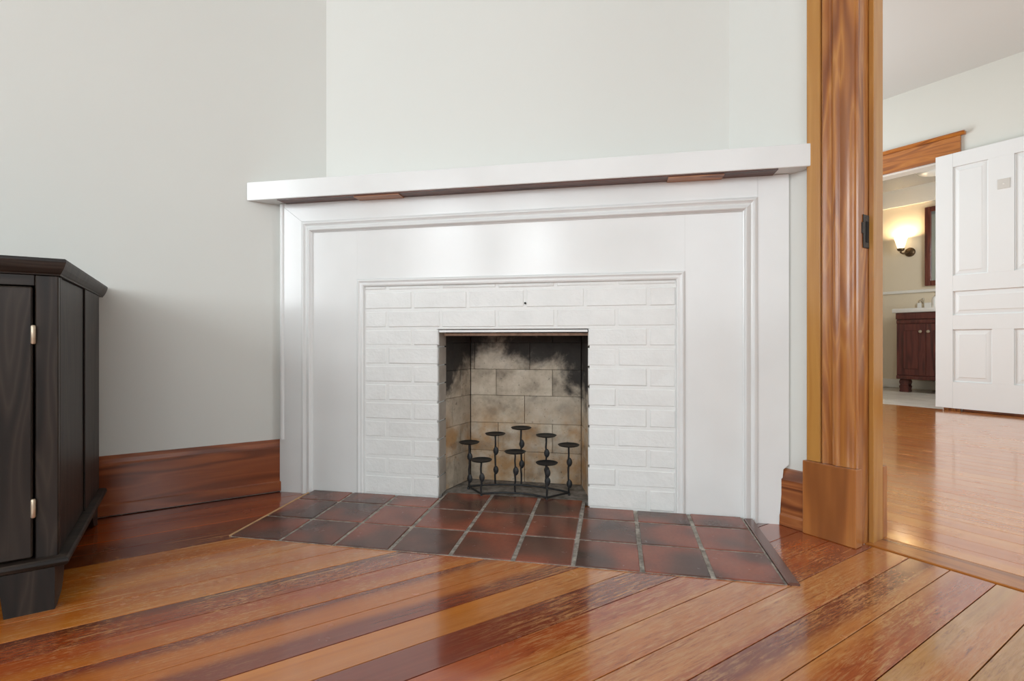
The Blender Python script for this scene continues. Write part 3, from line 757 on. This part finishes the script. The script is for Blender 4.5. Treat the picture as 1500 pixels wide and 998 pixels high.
def panel(y0, y1, z0, z1):
    m = .034
    bm = bmesh.new()
    def ring(i, x): return [bm.verts.new(p) for p in ((x, y0 + i, z0 + i), (x, y1 - i, z0 + i), (x, y1 - i, z1 - i), (x, y0 + i, z1 - i))]
    rg = [ring(0.0005, DX1 - .004), ring(0.0005, DX0 + .010), ring(.006, DX0 + .013), ring(m, DX0 + .0075), ring(m + .004, DX0 + .0045)]
    for a, b in zip(rg, rg[1:]):
        for i in range(4): bm.faces.new((a[i], a[(i + 1) % 4], b[(i + 1) % 4], b[i]))
    bm.faces.new(rg[0]); bm.faces.new(rg[-1])
    dpt(fin('panel', bm, 'door_paint', dr))
panel(1.2385, 1.4677, .2285, .6355); panel(.9043, 1.1195, .2285, .6355)
panel(.9043, 1.4677, .7473, .9337)
panel(1.2615, 1.4677, 1.0565, 1.9025); panel(.9043, 1.1185, 1.0565, 1.9025)
M['plate'] = plain('painted_plate', lin(206, 204, 198), .35, mottling=.02)
pl = dpt(box('hook_plate', (DX0 - .004, DX0 - .0002), (1.140, 1.209), (1.662, 1.735), 'plate', dr, bevel=.001)); pl['label'] = 'small painted square plate'
sc = lathe('screw', [(0, 0), (.006, 0), (.004, .003), (0, .004)], 'counter', pl, (DX0 - .004, 1.1745, 1.697), 12, Matrix.Rotation(R(-90), 3, 'Y'))
kn = lathe('door_knob', [(0, 0), (.024, .0), (.024, .004), (.010, .010), (.010, .03), (.027, .045), (.027, .055), (0, .065)], 'bronze', dr, (DX0 - .0005, .85, .95), 20, Matrix.Rotation(R(-90), 3, 'Y')); dpt(kn)
struct(dr, 'white five-panel door swung open against the far wall of the next room', 'door')
# bathroom doorway casing
tb = empty('trim_2', (5.06, 1.9, 0)); tinv = Matrix.Translation(-Vector(tb.location))
def bpt2(o): o.matrix_parent_inverse = tinv; return o
bpt2(box('head_casing', (5.057, 5.0795), (1.432, 2.46), (1.985, 2.150), 'trim_y', tb, bevel=.002))
bpt2(prism('cornice', [(5.0795, 2.1505), (5.052, 2.1505), (5.046, 2.157), (5.036, 2.168), (5.034, 2.176), (5.0795, 2.176)], 1.403, 2.49, 'trim_y', tb, axis='y'))
bpt2(box('casing_board', (5.0575, 5.0795), (1.432, 1.535), (0, 1.9845), 'trim_z', tb, bevel=.002))
bpt2(box('casing_board', (5.0575, 5.0795), (2.36, 2.46), (0, 1.9845), 'trim_z', tb, bevel=.002))
bpt2(box('head_jamb', (5.08, 5.20), (1.536, 2.359), (1.970, 1.9845), 'bath_white', tb))
bpt2(box('side_jamb', (5.08, 5.20), (1.5355, 1.548), (0, 1.9695), 'bath_white', tb))
bpt2(box('side_jamb', (5.08, 5.20), (2.347, 2.3595), (0, 1.9695), 'bath_white', tb))
struct(tb, 'orange wood casing with small cornice over the bathroom doorway', 'door casing')
struct(box('baseboard_hall', (5.058, 5.0795), (-2.39, 1.42), (0, .18), 'base_y', bevel=.003), 'brown baseboard behind the open white door', 'baseboard')

# ------------------------------------------------------------------ bathroom furniture
va = tag(empty('vanity', (6.68, 1.95, 0)), 'dark cherry bathroom vanity with panelled doors and carved feet', 'vanity')
vinv = Matrix.Translation(-Vector(va.location))
def vp(o): o.matrix_parent_inverse = vinv; return o
VX, VY0, VY1 = 6.42, 1.60, 2.352
vp(box('body', (VX + .012, XB - .025), (VY0, VY1), (.138, .845), 'vanity', va))
vp(box('apron', (VX - .012, VX + .0115), (VY0 - .004, VY1 + .006), (.775, .845), 'vanity', va, bevel=.008, seg=2))
vp(box('moulding', (VX - .004, VX + .0115), (VY0, VY1 + .002), (.728, .770), 'vanity', va, bevel=.006, seg=2))
vp(box('base_rail', (VX - .008, VX + .0115), (VY0, VY1 + .002), (.138, .178), 'vanity', va, bevel=.006, seg=2))
for y0, y1, ky in ((2.0965, 2.350, 2.135), (1.842, 2.0935, 2.068)):
    d = vp(box('door', (VX - .004, VX + .0115), (y0, y1), (.182, .724), 'vanity', va, bevel=.002))
    q = box('raised_panel', (VX - .009, VX - .0042), (y0 + .062, y1 - .062), (.250, .656), 'vanity', d, bevel=.004)
    k_ = lathe('knob', [(0, 0), (.006, 0), (.006, .010), (.016, .016), (.014, .026), (0, .029)], 'nickel', d, (VX - .004, ky, .643), 16, Matrix.Rotation(R(-90), 3, 'Y'))
for y0, y1 in ((2.232, 2.350), (VY0, VY0 + .118)):
    vp(lathe('foot', [(0, 0), (.056, 0), (.060, .015), (.054, .030), (.060, .048), (.062, .062), (.052, .072), (.058, .090), (.062, .108), (.058, .124), (.05, .1375), (0, .1375)], 'vanity', va, (VX + .058, (y0 + y1) / 2, 0), 4, Matrix.Rotation(R(45), 3, 'Z')))
vp(box('countertop', (VX - .028, XB - .001), (VY0 - .03, VY1 + .034), (.8455, .890), 'counter', va, bevel=.008, seg=2))
vp(box('backsplash', (XB - .022, XB - .001), (VY0 - .03, VY1 - .01), (.8905, .972), 'counter', va, bevel=.003))
fa = tag(empty('faucet', (6.74, 2.225, .8903)), 'slim brushed nickel faucet standing on the white vanity top', 'faucet')
lathe('body', [(0, 0), (.022, 0), (.020, .010), (.012, .018), (.011, .085), (.014, .092), (.010, .120), (0, .124)], 'nickel', fa, None, 16)
bm = bmesh.new(); bm_tube(bm, [(-.005, 0, .07), (-.05, 0, .095), (-.10, 0, .088), (-.115, 0, .068)], .009, 10); fin('spout', bm, 'nickel', fa, smooth=True)
so = tag(empty('soap_bottle', (6.66, 2.09, .8903)), 'white soap pump bottle on the vanity top beside the open door', 'bottle')
lathe('bottle', [(0, 0), (.032, 0), (.034, .02), (.034, .10), (.026, .118), (.012, .124), (.012, .130), (0, .130)], 'counter', so, None, 20)
lathe('pump', [(0, .1305), (.010, .1305), (.010, .142), (.004, .145), (.004, .165), (.014, .168), (.012, .176), (0, .177)], 'nickel', so, None, 14)
mi = tag(empty('mirror', (XB - .02, 1.95, 1.16)), 'wall mirror in a dark cherry wood frame above the vanity', 'mirror')
minv = Matrix.Translation(-Vector(mi.location))
MY0, MY1, MZ0, MZ1 = 1.60, 2.270, 1.158, 2.035; fw = .056
for y, z in (((MY1 - fw, MY1), (MZ0, MZ1)), ((MY0, MY0 + fw), (MZ0, MZ1)), ((MY0 + fw + .0003, MY1 - fw - .0003), (MZ0, MZ0 + fw)), ((MY0 + fw + .0003, MY1 - fw - .0003), (MZ1 - fw, MZ1))):
    o = box('frame_rail', (XB - .034, XB - .002), y, z, 'frame', mi, bevel=.008, seg=2); o.matrix_parent_inverse = minv
o = box('glass', (XB - .016, XB - .008), (MY0 + fw - .004, MY1 - fw + .004), (MZ0 + fw - .004, MZ1 - fw + .004), 'mirror', mi); o.matrix_parent_inverse = minv
# wall lamp
def glow(name, col, e):
    t = NT(name); t.b.inputs['Base Color'].default_value = (.9, .85, .75, 1); t.b.inputs['Roughness'].default_value = .4
    t.b.inputs['Emission Color'].default_value = col; t.b.inputs['Emission Strength'].default_value = e; return t.m
M['shade'] = glow('frosted_lit_glass', (1.0, .80, .52, 1), 2.2)
ws = tag(empty('wall_lamp', (XB, 2.415, 1.56)), 'lit bathroom wall lamp with frosted glass bell shade and bronze mount', 'lamp')
lathe('wall_plate', [(0, 0), (.052, 0), (.052, .006), (.046, .016), (.030, .024), (0, .028)], 'bronze', ws, (-.0005, 0, 0), 24, Matrix.Rotation(R(-90), 3, 'Y'))
bm = bmesh.new(); bm_tube(bm, [(-.026, 0, 0), (-.06, .015, -.014), (-.085, .04, -.016), (-.095, .055, -.005), (-.095, .055, .022)], .010, 10); fin('arm', bm, 'bronze', ws, smooth=True)
lathe('shade_holder', [(0, .0), (.022, .0), (.034, .012), (.036, .030), (.033, .030), (.030, .014), (0, .006)], 'bronze', ws, (-.095, .055, .012), 20)
shd = lathe('lamp_shade', [(.028, .0), (.038, .03), (.047, .065), (.056, .10), (.066, .126), (.063, .126), (.053, .10), (.044, .065), (.035, .03), (.025, .002)], 'shade', ws, (-.095, .055, .040), 28)
pd = bpy.data.lights.new('wall_lamp_bulb', 'POINT'); pd.energy = 7; pd.color = (1.0, .76, .46); pd.shadow_soft_size = .03
po = bpy.data.objects.new('wall_lamp_bulb', pd); po.location = (XB - .095, 2.47, 1.70); C.objects.link(po)
# ceiling lamp
M['opal'] = plain('opal_glass', lin(236, 234, 228), .3, mottling=.0)
cl = tag(empty('ceiling_lamp', (6.30, 1.98, 2.30)), 'round white flush ceiling lamp in the bathroom', 'lamp')
lathe('mount', [(0, -.0005), (.17, -.0005), (.17, -.02), (.16, -.025), (0, -.025)], 'bath_white', cl, None, 32)
lathe('bowl', [(.158, -.0255), (.155, -.04), (.13, -.065), (.08, -.082), (0, -.088)], 'opal', cl, None, 32)
